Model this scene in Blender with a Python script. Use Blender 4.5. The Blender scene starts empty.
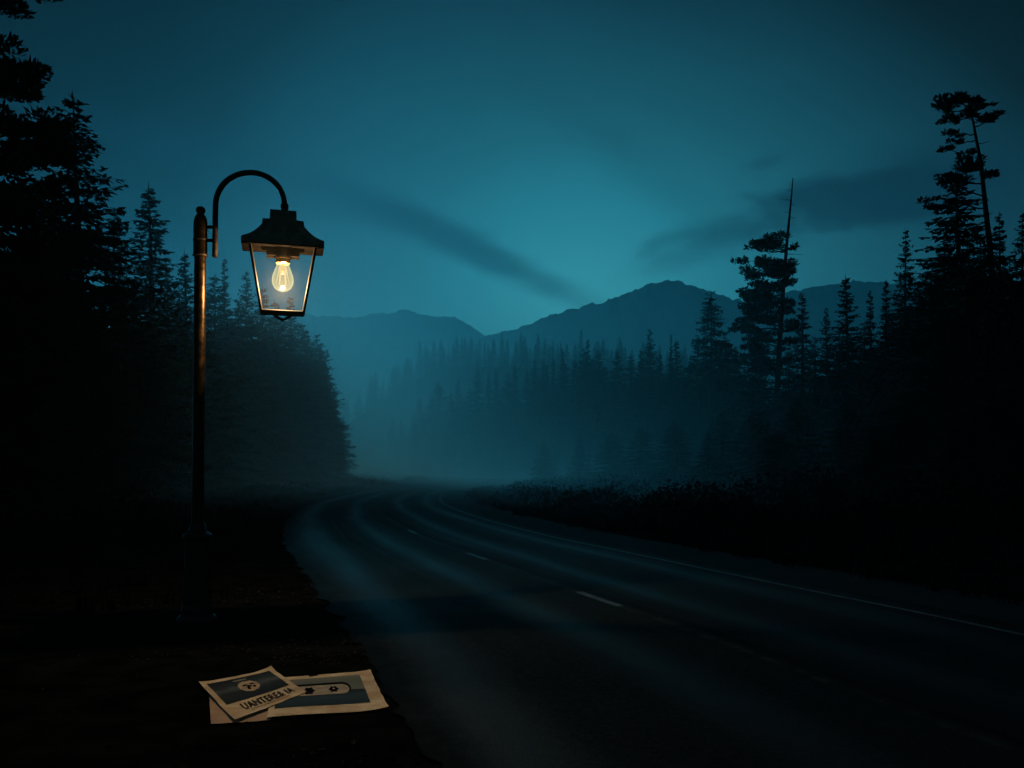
import bpy, math, random
import numpy as np
from mathutils import Vector, Matrix, noise

R = math.radians
S = bpy.context.scene
COL = S.collection
rng = random.Random(7)

# ------------------------------------------------------------------ node helpers
class NT:
    """tiny expression builder for shader node trees"""
    def __init__(self, tree):
        self.t = tree
    def node(self, typ, **kw):
        n = self.t.nodes.new(typ)
        for k, v in kw.items():
            setattr(n, k, v)
        return n
    def put(self, sock, v):
        if hasattr(v, 'links') or isinstance(v, bpy.types.NodeSocket):
            self.t.links.new(v, sock)
        elif isinstance(v, (tuple, list)) and len(v) == 3 and sock.type == 'RGBA':
            sock.default_value = (*v, 1)
        else:
            sock.default_value = v
    def m(self, op, a, b=0.0, c=None, clamp=False):
        n = self.node('ShaderNodeMath', operation=op, use_clamp=clamp)
        self.put(n.inputs[0], a); self.put(n.inputs[1], b)
        if c is not None: self.put(n.inputs[2], c)
        return n.outputs[0]
    def add(self, a, b): return self.m('ADD', a, b)
    def sub(self, a, b): return self.m('SUBTRACT', a, b)
    def mul(self, a, b): return self.m('MULTIPLY', a, b)
    def div(self, a, b): return self.m('DIVIDE', a, b)
    def smooth(self, v, lo, hi, a=0.0, b=1.0):
        n = self.node('ShaderNodeMapRange', interpolation_type='SMOOTHSTEP')
        self.put(n.inputs['Value'], v)
        for k, x in (('From Min', lo), ('From Max', hi), ('To Min', a), ('To Max', b)):
            self.put(n.inputs[k], x)
        return n.outputs[0]
    def gauss(self, v):            # exp(-v*v)
        return self.m('EXPONENT', self.mul(self.mul(v, v), -1.0))
    def mix(self, f, a, b, typ='MIX'):
        n = self.node('ShaderNodeMix', data_type='RGBA', blend_type=typ)
        self.put(n.inputs[0], f); self.put(n.inputs[6], a); self.put(n.inputs[7], b)
        return n.outputs[2]
    def noise(self, vec, scale, detail=4, rough=0.55, out=0):
        n = self.node('ShaderNodeTexNoise')
        if vec is not None: self.put(n.inputs['Vector'], vec)
        n.inputs['Scale'].default_value = scale; n.inputs['Detail'].default_value = detail
        n.inputs['Roughness'].default_value = rough
        return n.outputs[out]
    def ramp(self, f, stops, interp='LINEAR'):
        n = self.node('ShaderNodeValToRGB')
        n.color_ramp.interpolation = interp
        els = n.color_ramp.elements
        while len(els) < len(stops): els.new(0.5)
        for e, (p, c) in zip(els, stops):
            e.position = p; e.color = (*c, 1)
        self.put(n.inputs[0], f)
        return n.outputs[0]
    def comb(self, x, y, z):
        n = self.node('ShaderNodeCombineXYZ')
        for i, v in enumerate((x, y, z)): self.put(n.inputs[i], v)
        return n.outputs[0]

def new_mat(name):
    m = bpy.data.materials.new(name); m.use_nodes = True
    m.node_tree.nodes.clear()
    return m, NT(m.node_tree)

def surf_mat(name, c0, c1=None, scale=8, rough=0.8, metal=0.0, bump=0.0, bump_scale=40, coords='Object', spec=0.5, detail=5, rough_var=0.0):
    m, n = new_mat(name)
    tc = n.node('ShaderNodeTexCoord').outputs[coords]
    b = n.node('ShaderNodeBsdfPrincipled')
    f = n.noise(tc, scale, detail)
    f2 = n.smooth(f, 0.32, 0.68)
    n.put(b.inputs['Base Color'], n.mix(f2, c0, c1 or c0))
    b.inputs['Metallic'].default_value = metal
    b.inputs['Specular IOR Level'].default_value = spec
    n.put(b.inputs['Roughness'], n.add(rough - rough_var / 2, n.mul(f2, rough_var)))
    if bump:
        bp = n.node('ShaderNodeBump'); bp.inputs['Strength'].default_value = bump
        bp.inputs['Distance'].default_value = 0.02
        n.put(bp.inputs['Height'], n.noise(tc, bump_scale, 6, 0.65))
        n.put(b.inputs['Normal'], bp.outputs[0])
    o = n.node('ShaderNodeOutputMaterial'); n.put(o.inputs[0], b.outputs[0])
    return m

# ------------------------------------------------------------------ object helpers
def link(name, me, mat=None, parent=None, loc=None):
    o = bpy.data.objects.new(name, me); COL.objects.link(o)
    if mat is not None:
        me.materials.clear(); me.materials.append(mat)
    if parent is not None: o.parent = parent
    if loc is not None: o.location = loc
    return o

def mesh(name, V, F, smooth=False):
    me = bpy.data.meshes.new(name)
    me.from_pydata([tuple(v) for v in V], [], F); me.update()
    if smooth: me.polygons.foreach_set('use_smooth', [True] * len(me.polygons))
    return me

class MB:
    def __init__(self): self.v = []; self.f = []
    def quad_ring(self, rings, cap0=True, cap1=True):
        base = len(self.v); n = len(rings[0])
        for r in rings: self.v += [tuple(p) for p in r]
        for i in range(len(rings) - 1):
            for j in range(n):
                a = base + i * n + j; b = base + i * n + (j + 1) % n
                self.f.append((a, b, b + n, a + n))
        if cap0: self.f.append(tuple(base + j for j in reversed(range(n))))
        if cap1: self.f.append(tuple(base + (len(rings) - 1) * n + j for j in range(n)))
    def lathe(self, prof, n=32, c=(0, 0), cap0=True, cap1=True):
        self.quad_ring([[(c[0] + r * math.cos(2 * math.pi * k / n), c[1] + r * math.sin(2 * math.pi * k / n), z) for k in range(n)] for r, z in prof], cap0, cap1)
    def tube(self, pts, rad, n=10):
        pts = [Vector(p) for p in pts]
        if not isinstance(rad, (list, tuple)): rad = [rad] * len(pts)
        rings = []; up = Vector((0.03, 1, 0.02)).normalized()
        for i, p in enumerate(pts):
            d = (pts[min(i + 1, len(pts) - 1)] - pts[max(i - 1, 0)]).normalized()
            a = d.cross(up)
            if a.length < 0.05: a = d.cross(Vector((1, 0, 0)))
            a.normalize(); b = d.cross(a)
            rings.append([p + (a * math.cos(2 * math.pi * k / n) + b * math.sin(2 * math.pi * k / n)) * rad[i] for k in range(n)])
        self.quad_ring(rings)
    def box(self, c, s):
        x, y, z = c; a, b, h = s[0] / 2, s[1] / 2, s[2] / 2
        self.quad_ring([[(x - a, y - b, z + q), (x + a, y - b, z + q), (x + a, y + b, z + q), (x - a, y + b, z + q)] for q in (-h, h)])
    def rect_loft(self, levels, close=True):
        """levels: (half x, half y, z)"""
        self.quad_ring([[(-a, -b, z), (a, -b, z), (a, b, z), (-a, b, z)] for a, b, z in levels], close, close)
    def build(self, name, mat, parent=None, smooth=False, bevel=0.0, seg=2):
        o = link(name, mesh(name, self.v, self.f, smooth), mat, parent)
        if smooth:
            try: o.data.set_sharp_from_angle(angle=R(40))
            except Exception: pass
        if bevel:
            b = o.modifiers.new('soft edges', 'BEVEL'); b.width = bevel; b.segments = seg; b.limit_method = 'ANGLE'; b.angle_limit = R(40)
        return o

def empty(name, loc=(0, 0, 0), rz=0.0):
    o = bpy.data.objects.new(name, None); COL.objects.link(o)
    o.location = loc; o.rotation_euler = (0, 0, rz); o.empty_display_size = 0.2
    return o

def tag(o, label=None, cat=None, group=None, kind=None):
    for k, v in (('label', label), ('category', cat), ('group', group), ('kind', kind)):
        if v: o[k] = v
    return o

H = 1.5; FOC = 900.0; HOR = 470.0
def sky_pt(px, py, Y):        # where a sight line meets the depth Y
    return Vector(((px - 512) * Y / FOC, Y, H + (HOR - py) * Y / FOC))
def gnd(px, py):
    Y = FOC * H / (py - HOR); return Vector(((px - 512) * Y / FOC, Y, 0))

def along(y, rr):
    ys = [p.y for p in ROAD]; i = 1
    while i < len(ys) - 1 and ys[i] < y: i += 1
    t = min(1, max(0, (y - ys[i - 1]) / (ys[i] - ys[i - 1] + 1e-9)))
    p = ROAD[i - 1].lerp(ROAD[i], t); nn = RN[i - 1].lerp(RN[i], t); return p + nn * rr

def sstep(a, b, x):
    t = np.clip((x - a) / (b - a), 0, 1); return t * t * (3 - 2 * t)

# ------------------------------------------------------------------ camera
cam = bpy.data.cameras.new('camera'); co = bpy.data.objects.new('camera', cam); COL.objects.link(co)
co.location = (0, 0, H); co.rotation_euler = (R(90), 0, 0)
cam.sensor_width = 36; cam.lens = FOC / 1024 * 36; cam.shift_y = (HOR - 384) / 1024
cam.clip_start = 0.05; cam.clip_end = 20000
S.camera = co

# ------------------------------------------------------------------ sky
SUN_EL, SUN_AZ = 12.5, -23.0      # the last glow, straight ahead above the pass
w = bpy.data.worlds.new('World'); S.world = w; w.use_nodes = True
w.node_tree.nodes.clear(); n = NT(w.node_tree)
sep = n.node('ShaderNodeSeparateXYZ'); n.put(sep.inputs[0], n.node('ShaderNodeTexCoord').outputs['Generated'])
dx, dy, dz = sep.outputs
yy = n.m('MAXIMUM', dy, 0.12)
u = n.div(dx, yy); v = n.div(dz, yy)
wv = n.comb(n.mul(u, 1.0), n.mul(v, 2.2), 0.0)
nz = n.sub(n.noise(wv, 5.0, 6, 0.6), 0.5)
nf = n.sub(n.noise(wv, 17.0, 5, 0.6), 0.5)
# glow around the pass between the two mountains
du0 = n.sub(u, 0.075); gu = n.div(du0, n.smooth(du0, -0.25, 0.2, 0.43, 0.56)); gv = n.div(n.sub(v, 0.18), 0.40)
r = n.m('SQRT', n.add(n.mul(gu, gu), n.mul(gv, gv)))
r = n.add(r, n.mul(nz, 0.10))
SKY = [(0.0, (.034, .320, .400)), (.30 / 1.3, (.0165, .185, .255)), (.47 / 1.3, (.0110, .112, .158)), (.60 / 1.3, (.0078, .078, .113)),
       (.84 / 1.3, (.0048, .040, .063)), (1.08 / 1.3, (.0026, .0125, .0185)), (1.0, (.0018, .007, .010))]
sky = n.ramp(n.div(r, 1.3), SKY)
def cloud(uc, vc, ang, a, b, warp, lo, hi, fine=0.05):
    du = n.sub(u, uc); dv = n.sub(v, vc); c, s = math.cos(ang), math.sin(ang)
    p = n.div(n.add(n.mul(du, c), n.mul(dv, s)), a); q = n.div(n.add(n.mul(du, -s), n.mul(dv, c)), b)
    d = n.m('SQRT', n.add(n.mul(p, p), n.mul(q, q)))
    d = n.add(d, n.add(n.mul(nz, warp), n.mul(nf, fine * 10)))
    return n.smooth(d, hi, lo)
def pxu(x): return (x - 512) / FOC
def pxv(y): return (HOR - y) / FOC
cl = n.mul(cloud(pxu(450), pxv(240), R(-24.5), 0.20, 0.021, 1.3, 0.25, 1.2, 0.05), 0.70)
def over(a, b): return n.sub(1.0, n.mul(n.sub(1.0, a), n.sub(1.0, b)))
cl = over(cl, n.mul(cloud(pxu(275), pxv(178), R(-18), 0.27, 0.034, 1.1, 0.1, 1.25, 0.05), 0.60))
cl = over(cl, n.mul(cloud(pxu(835), pxv(203), R(9), 0.145, 0.040, 2.2, 0.5, 1.1, 0.10), 0.80))
cl = over(cl, n.mul(cloud(pxu(940), pxv(185), R(4), 0.14, 0.055, 1.2, 0.1, 1.3, 0.05), 0.6))
cl = over(cl, n.mul(cloud(pxu(735), pxv(230), R(20), 0.11, 0.03, 1.6, 0.1, 1.3, 0.07), 0.55))
cl = over(cl, n.mul(cloud(pxu(765), pxv(163), R(15), 0.03, 0.010, 1.6, 0.1, 1.3, 0.08), 0.35))
cl = over(cl, n.mul(cloud(pxu(640), pxv(165), R(-35), 0.16, 0.03, 1.0, 0.0, 1.5, 0.03), 0.18))
cl = over(cl, n.mul(cloud(pxu(655), pxv(245), R(25), 0.025, 0.010, 1.6, 0.1, 1.3, 0.08), 0.30))
sky = n.mix(cl, sky, (0.0028, 0.022, 0.040))
back = n.smooth(dy, -0.1, 0.25)
sky = n.mix(back, (0.003, 0.020, 0.030), sky)
nsk = n.node('ShaderNodeTexSky', sky_type='NISHITA'); nsk.sun_disc = False
nsk.sun_elevation = R(-4); nsk.sun_rotation = R(SUN_AZ); nsk.altitude = 300
tint = n.mix(1.0, nsk.outputs[0], (0.10, 0.75, 1.0), 'MULTIPLY')
bg1 = n.node('ShaderNodeBackground'); n.put(bg1.inputs[0], sky); bg1.inputs[1].default_value = 1.0
bg2 = n.node('ShaderNodeBackground'); n.put(bg2.inputs[0], tint); bg2.inputs[1].default_value = 0.05
ad = n.node('ShaderNodeAddShader'); n.put(ad.inputs[0], bg1.outputs[0]); n.put(ad.inputs[1], bg2.outputs[0])
n.put(n.node('ShaderNodeOutputWorld').inputs[0], ad.outputs[0])

sl = bpy.data.lights.new('sun', 'SUN'); so = bpy.data.objects.new('sun', sl); COL.objects.link(so)
sl.energy = 1.1; sl.angle = R(9); sl.color = (0.07, 0.66, 1.0)
d = Vector((math.sin(R(SUN_AZ)) * math.cos(R(SUN_EL)), math.cos(R(SUN_AZ)) * math.cos(R(SUN_EL)), math.sin(R(SUN_EL))))
so.rotation_euler = d.to_track_quat('Z', 'Y').to_euler(); so.location = (0, -5, 40)

# ------------------------------------------------------------------ mist (one volume around the whole valley)
m, n = new_mat('valley mist')
geo = n.node('ShaderNodeNewGeometry').outputs['Position']
sep = n.node('ShaderNodeSeparateXYZ'); n.put(sep.inputs[0], geo); X, Y, Z = sep.outputs
zz = n.m('MAXIMUM', Z, 0.0)
thin = n.mul(n.m('EXPONENT', n.mul(zz, -1 / 140.0)), n.mul(n.smooth(Y, 90, 600), 0.00052))
cx = n.add(n.mul(Y, -0.150), -2.0)
wd = n.add(n.mul(Y, 0.085), 6.0)
side = n.gauss(n.div(n.sub(X, cx), wd))
bank = n.mul(n.mul(side, n.mul(n.smooth(Y, 35, 130), n.smooth(Y, 420, 190))), n.m('EXPONENT', n.mul(zz, -1 / 26.0)))
bank = n.mul(bank, 0.0056)
lowside = n.gauss(n.div(n.sub(X, n.mul(Y, -0.17)), n.add(n.mul(Y, 0.25), 6.0)))
low = n.mul(n.mul(n.mul(n.mul(n.smooth(Y, 20, 54), n.smooth(Y, 130, 60, 0.03, 1.0)), lowside), n.m('EXPONENT', n.mul(zz, -1 / 18.0))), 0.0075)
mid = n.mul(n.mul(n.gauss(n.div(n.sub(Y, 325.0), 55.0)), n.m('EXPONENT', n.mul(zz, -1 / 34.0))), 0.0052)
foot = n.mul(n.mul(n.gauss(n.div(n.sub(Y, 850.0), 160.0)), n.m('EXPONENT', n.mul(zz, -1 / 75.0))), 0.0036)
fl = n.mul(n.mul(n.mul(n.smooth(Y, 17, 52), lowside), n.m('EXPONENT', n.mul(zz, -1 / 3.0))), 0.014)
near = n.mul(n.mul(n.smooth(Y, 30, 12), n.m('EXPONENT', n.mul(zz, -1 / 8.0))), 0.0003)
dens = n.add(n.add(n.add(thin, mid), n.add(bank, fl)), n.add(n.add(low, near), foot))
vs = n.node('ShaderNodeVolumeScatter'); n.put(vs.inputs['Density'], dens)
vs.inputs['Color'].default_value = (0.42, 0.86, 1.0, 1); vs.inputs['Anisotropy'].default_value = 0.45
o = n.node('ShaderNodeOutputMaterial'); n.put(o.inputs['Volume'], vs.outputs[0])
m.cycles.volume_step_rate = 1.0
MIST = m
b = MB(); b.box((0, 1180, 345), (3600, 2460, 710))
fog = tag(b.build('mist', m), 'blue evening mist lying over the whole valley', 'mist', kind='stuff')

# ------------------------------------------------------------------ road line
CL = [(6.7, -9), (4.9, -3), (3.45, 2), (2.37, 5.5), (1.62, 8.18), (0.9, 10.4), (-0.63, 15.3), (-2.1, 20.2), (-4.1, 29), (-5.9, 40),
      (-6.9, 52), (-7.3, 63), (-6.8, 74), (-5.0, 87), (-3.4, 100), (-4.2, 114), (-9, 130), (-18, 147), (-31, 164), (-48, 182), (-80, 205)]
def catmull(P, k=14):
    P = [Vector((p[0], p[1])) for p in P]; out = []
    for i in range(len(P) - 1):
        a, b_, c, d_ = P[max(i - 1, 0)], P[i], P[i + 1], P[min(i + 2, len(P) - 1)]
        for j in range(k):
            t = j / k
            out.append(0.5 * ((2 * b_) + (c - a) * t + (2 * a - 5 * b_ + 4 * c - d_) * t * t + (3 * b_ - a - 3 * c + d_) * t ** 3))
    out.append(P[-1]); return out
ROAD = catmull(CL, 22)
RT = [(ROAD[min(i + 1, len(ROAD) - 1)] - ROAD[max(i - 1, 0)]).normalized() for i in range(len(ROAD))]
RN = [Vector((t.y, -t.x)) for t in RT]          # to the right of travel
RS = [0.0]
for i in range(1, len(ROAD)): RS.append(RS[-1] + (ROAD[i] - ROAD[i - 1]).length)
RA = np.array([(p.x, p.y) for p in ROAD])
def road_dist(x, y):
    """signed distance from the centre line (right of it positive), scalar"""
    dd = (RA[:, 0] - x) ** 2 + (RA[:, 1] - y) ** 2; i = int(dd.argmin())
    return (Vector((x, y)) - ROAD[i]).dot(RN[i]) if 0 < i < len(ROAD) - 1 else math.sqrt(dd[i])
def strip(name, a, b_, z, mat, s0=0, s1=1e9, nu=2, crown=0.0, parent=None, jag=0.0):
    V, F, UV = [], [], []
    idx = [i for i in range(len(ROAD)) if s0 <= RS[i] <= s1]
    for i in idx:
        for k in range(nu):
            f = k / (nu - 1); off = a + (b_ - a) * f
            if jag and k == 0: off += jag * (noise.noise(Vector((RS[i] * 1.9, 3, 0))) + .6 * noise.noise(Vector((RS[i] * 6.1, 9, 0))))
            p = ROAD[i] + RN[i] * off
            V.append((p.x, p.y, z + crown * (1 - (off / 3.6) ** 2))); UV.append((off, RS[i]))
    for i in range(len(idx) - 1):
        for k in range(nu - 1):
            q = i * nu + k; F.append((q, q + 1, q + nu + 1, q + nu))
    me = mesh(name, V, F, True)
    uv = me.uv_layers.new(name='UVMap')
    for lp in me.loops: uv.data[lp.index].uv = UV[lp.vertex_index]
    o = link(name, me, mat, parent); o['kind'] = 'structure'; return o

# asphalt: polished wheel tracks, grain, uneven roughness, sheen set by distance
m, n = new_mat('asphalt')
uvn = n.node('ShaderNodeUVMap').outputs[0]
sep = n.node('ShaderNodeSeparateXYZ'); n.put(sep.inputs[0], uvn); U, Vv = sep.outputs[0], sep.outputs[1]
pos = n.node('ShaderNodeTexCoord').outputs['Object']
wob = n.mul(n.sub(n.noise(n.comb(n.mul(U, 0.6), n.mul(Vv, 0.05), 0), 1.0, 3), 0.5), 0.9)
uu = n.add(U, wob)
def track(c, wdt): return n.gauss(n.div(n.sub(uu, c), wdt))
tr = n.add(n.add(track(-2.35, 0.30), track(-0.95, 0.26)), n.add(track(0.80, 0.24), track(2.15, 0.26)))
seam = n.gauss(n.div(n.sub(U, 0.16), 0.07))
line = n.gauss(n.div(U, 0.045))  # pale centre streak: the seam's sheen put into the base colour
grain = n.smooth(n.add(n.mul(n.noise(pos, 85, 3, 0.7), .6), n.mul(n.noise(pos, 22, 5, 0.75), .4)), .36, .66)
patch = n.smooth(n.noise(n.comb(n.mul(U, 0.5), n.mul(Vv, 0.12), 0), 1.6, 5, 0.6), 0.35, 0.7)
bs = n.node('ShaderNodeBsdfPrincipled')
colr = n.mix(grain, (0.0010, 0.0018, 0.0026), (0.024, 0.033, 0.041))
colr = n.mix(n.mul(tr, 0.5), colr, (0.007, 0.008, 0.009))
colr = n.mix(n.mul(seam, 0.8), colr, (0.003, 0.003, 0.004))
colr = n.mix(n.mul(line, n.mul(n.smooth(n.noise(pos, 4.0, 5, .7), .40, .62), .7)), colr, (0.045, 0.052, 0.058))
edge = n.smooth(n.add(U, n.mul(n.sub(n.noise(pos, 3.2, 6, 0.7), 0.5), 0.9)), -3.0, -2.6)
end2 = n.smooth(n.add(U, n.mul(n.sub(n.noise(pos, 2.2, 6, 0.7), 0.5), 0.7)), 3.25, 2.95)
edge = n.mul(edge, end2)
colr = n.mix(edge, (0.0065, 0.0075, 0.008), colr)
n.put(bs.inputs['Base Color'], colr)
rg = n.sub(0.80, n.mul(n.m('MINIMUM', tr, 1.0), 0.24)); rg = n.add(rg, n.mul(patch, 0.10))
n.put(bs.inputs['Roughness'], rg)
sp3 = n.node('ShaderNodeSeparateXYZ'); n.put(sp3.inputs[0], pos)
sheen_far = n.smooth(n.add(sp3.outputs[1], n.mul(n.sub(n.noise(pos, 0.5, 4), .5), 5.0)), 7.5, 18.0, 0.0, 1.0)  # sheen set by distance: specular held low near the lamp's glare
streak = n.add(tr, n.mul(n.smooth(n.noise(n.comb(n.mul(U, 5.0), n.mul(Vv, 0.05), 0), 1.0, 3), .45, .7), .35))
n.put(bs.inputs['Specular IOR Level'], n.mul(n.mul(n.add(n.mul(edge, .6), .4), n.add(n.mul(sheen_far, .9), .1)), n.add(0.17, n.mul(streak, 0.40))))
bp = n.node('ShaderNodeBump'); bp.inputs['Strength'].default_value = 0.7; bp.inputs['Distance'].default_value = 0.008
n.put(bp.inputs['Height'], grain); n.put(bs.inputs['Normal'], bp.outputs[0])
n.put(n.node('ShaderNodeOutputMaterial').inputs[0], bs.outputs[0])
ASPH = m
SHOULDER = surf_mat('gravel shoulder', (0.003, 0.004, 0.005), (0.016, 0.019, 0.021), 30, 0.85, bump=0.6, bump_scale=120, spec=0.05)
m, n = new_mat('worn road paint')
pos = n.node('ShaderNodeTexCoord').outputs['Object']
bs = n.node('ShaderNodeBsdfPrincipled')
wear = n.smooth(n.noise(pos, 7, 6, 0.7), 0.36, 0.60)
n.put(bs.inputs['Base Color'], n.mix(wear, (0.012, 0.014, 0.016), (0.10, 0.11, 0.118)))
bs.inputs['Roughness'].default_value = 0.6
n.put(n.node('ShaderNodeOutputMaterial').inputs[0], bs.outputs[0])
PAINT = m
strip('road_shoulder', 3.05, 4.6, 0.004, SHOULDER, nu=4)
strip('road', -2.95, 3.25, 0.009, ASPH, nu=27, crown=0.035, jag=.13)
strip('road_edge_line', 2.76, 2.83, 0.030, PAINT, nu=2)
s = 3.0
def s_of_y(y): return RS[int(np.abs(RA[:, 1] - y).argmin())]
for y0, y1 in ((9.6, 10.7), (14.6, 15.7), (20.6, 21.8)):
    ss0, ss1 = s_of_y(y0), s_of_y(y1)
    V = []; F = []; N = 7
    for k in range(N):
        ss = ss0 + (ss1 - ss0) * k / (N - 1); i = int(np.searchsorted(RS, ss)); i = max(1, min(i, len(RS) - 1))
        f = (ss - RS[i - 1]) / (RS[i] - RS[i - 1]); p = ROAD[i - 1].lerp(ROAD[i], f); nn = RN[i - 1].lerp(RN[i], f)
        for off in (-0.05, 0.05):
            q = p + nn * off; V.append((q.x, q.y, 0.0475))
    for k in range(N - 1): F.append((2 * k, 2 * k + 1, 2 * k + 3, 2 * k + 2))
    o = link('centre_line_dash', mesh('centre_line_dash', V, F), PAINT); o['kind'] = 'structure'

# ------------------------------------------------------------------ ground (one sheet with the wooded hill)
def hill(x, y):
    return 51 * sstep(-118, -28, x) * np.exp(-((y - 440) / 120.0) ** 2) * (0.85 + 0.15 * np.cos(x / 60.0))
def hmap(x, y, rd):
    far = sstep(6, 22, np.abs(rd))
    nz_ = 0.25 * np.sin(x * 0.31 + 1.3) * np.cos(y * 0.27) + 0.35 * np.sin(x * 0.11 + y * 0.07)
    return far * (nz_ + 0.2) + hill(x, y) - sstep(600, 2400, y) * 5
gx = np.concatenate([-np.geomspace(2600, 34, 26), np.linspace(-32, 32, 60), np.geomspace(34, 2600, 26)])
gy = np.concatenate([np.linspace(-60, 80, 100), np.geomspace(82, 700, 60), np.geomspace(760, 4200, 12)])
V = []; F = []
for yv in gy:
    for xv in gx:
        rd = road_dist(xv, yv) if yv < 320 else 30
        V.append((xv, yv, float(hmap(xv, yv, rd))))
nx = len(gx)
for j in range(len(gy) - 1):
    for i in range(nx - 1):
        q = j * nx + i; F.append((q, q + 1, q + nx + 1, q + nx))
GROUND = surf_mat('dark moist earth', (0.0022, 0.0032, 0.0038), (0.0085, 0.0112, 0.0126), 3.0, 0.9, bump=0.7, bump_scale=60, spec=0.0, detail=8)
tag(link('ground', mesh('ground', V, F, True), GROUND), kind='structure')
def gz(x, y): return float(hmap(np.float64(x), np.float64(y), np.float64(road_dist(x, y) if y < 320 else 30)))

# ------------------------------------------------------------------ mountains
MOUNT = surf_mat('distant wooded rock', (0.010, 0.016, 0.018), (0.030, 0.042, 0.045), 0.02, 0.95, spec=0.1)
def mountain(name, prof, D, depth, seed, jag):
    xs = np.linspace(prof[0][0], prof[-1][0], 260)
    ys = np.interp(xs, [p[0] for p in prof], [p[1] for p in prof])
    ker = np.hanning(7); ker /= ker.sum(); ys = np.convolve(np.pad(ys, 3, 'edge'), ker, 'valid')
    T = np.concatenate([np.linspace(-1, -0.06, 26), [0], np.linspace(0.1, 1, 8)])
    V = []; F = []
    for t in T:
        for x_, y_ in zip(xs, ys):
            p = sky_pt(x_, y_, D)
            k = max(0.0, 1 - abs(t)); hz = p.z
            f = k ** 1.15
            nn = noise.fractal(Vector((p.x / 130.0, t * 5 + seed, seed)), 0.9, 2.1, 6) * 0.16 * hz * k * min(1, abs(t) * 3)
            tip = noise.noise(Vector((p.x / 5.0, t * 40, seed))) * jag + noise.noise(Vector((p.x / 17.0, t * 9, seed + 3))) * jag * 1.6
            V.append((p.x * (1 + 0.02 * t), D + t * depth + 30 * k * noise.noise(Vector((p.x / 200.0, seed, t * 2))), hz * f + nn + tip * k - 4))
    nx = len(xs)
    for j in range(len(T) - 1):
        for i in range(nx - 1):
            q = j * nx + i; F.append((q, q + 1, q + nx + 1, q + nx))
    return tag(link(name, mesh(name, V, F, True), MOUNT), kind='structure')
mountain('mountain_ridge', [(120, 335), (200, 322), (265, 312), (300, 312), (318, 315), (345, 316), (364, 315), (369, 311), (390, 310), (405, 306), (415, 311), (435, 315), (445, 314),
                      (460, 318), (476, 328), (500, 345), (560, 375)], 2250, 500, 3.1, 3.6)
mountain('mountain', [(380, 395), (430, 360), (470, 338), (490, 331), (510, 327), (535, 319), (560, 310), (590, 299), (605, 298), (625, 290), (645, 282), (654, 277), (664, 279), (670, 278), (676, 276), (684, 280),
                      (700, 287), (722, 294), (745, 300), (790, 318), (860, 345), (930, 380)], 1500, 420, 7.7, 3.6)
mountain('mountain_shoulder', [(640, 345), (700, 318), (745, 301), (775, 292), (800, 288), (830, 283), (855, 279), (885, 279), (930, 284), (1000, 296), (1100, 315), (1250, 350)], 1900, 450, 12.3, 3.4)

# ------------------------------------------------------------------ trees
NEEDLE = surf_mat('dark conifer needles', (0.006, 0.014, 0.010), (0.022, 0.045, 0.030), 1.2, 0.8, spec=0.2)
BARK = surf_mat('dark furrowed bark', (0.014, 0.012, 0.010), (0.045, 0.038, 0.032), 9, 0.9, bump=0.8, bump_scale=25, spec=0.2)
DEADWOOD = surf_mat('weathered dead wood', (0.03, 0.03, 0.03), (0.08, 0.078, 0.072), 6, 0.85, bump=0.5, bump_scale=20)

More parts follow.
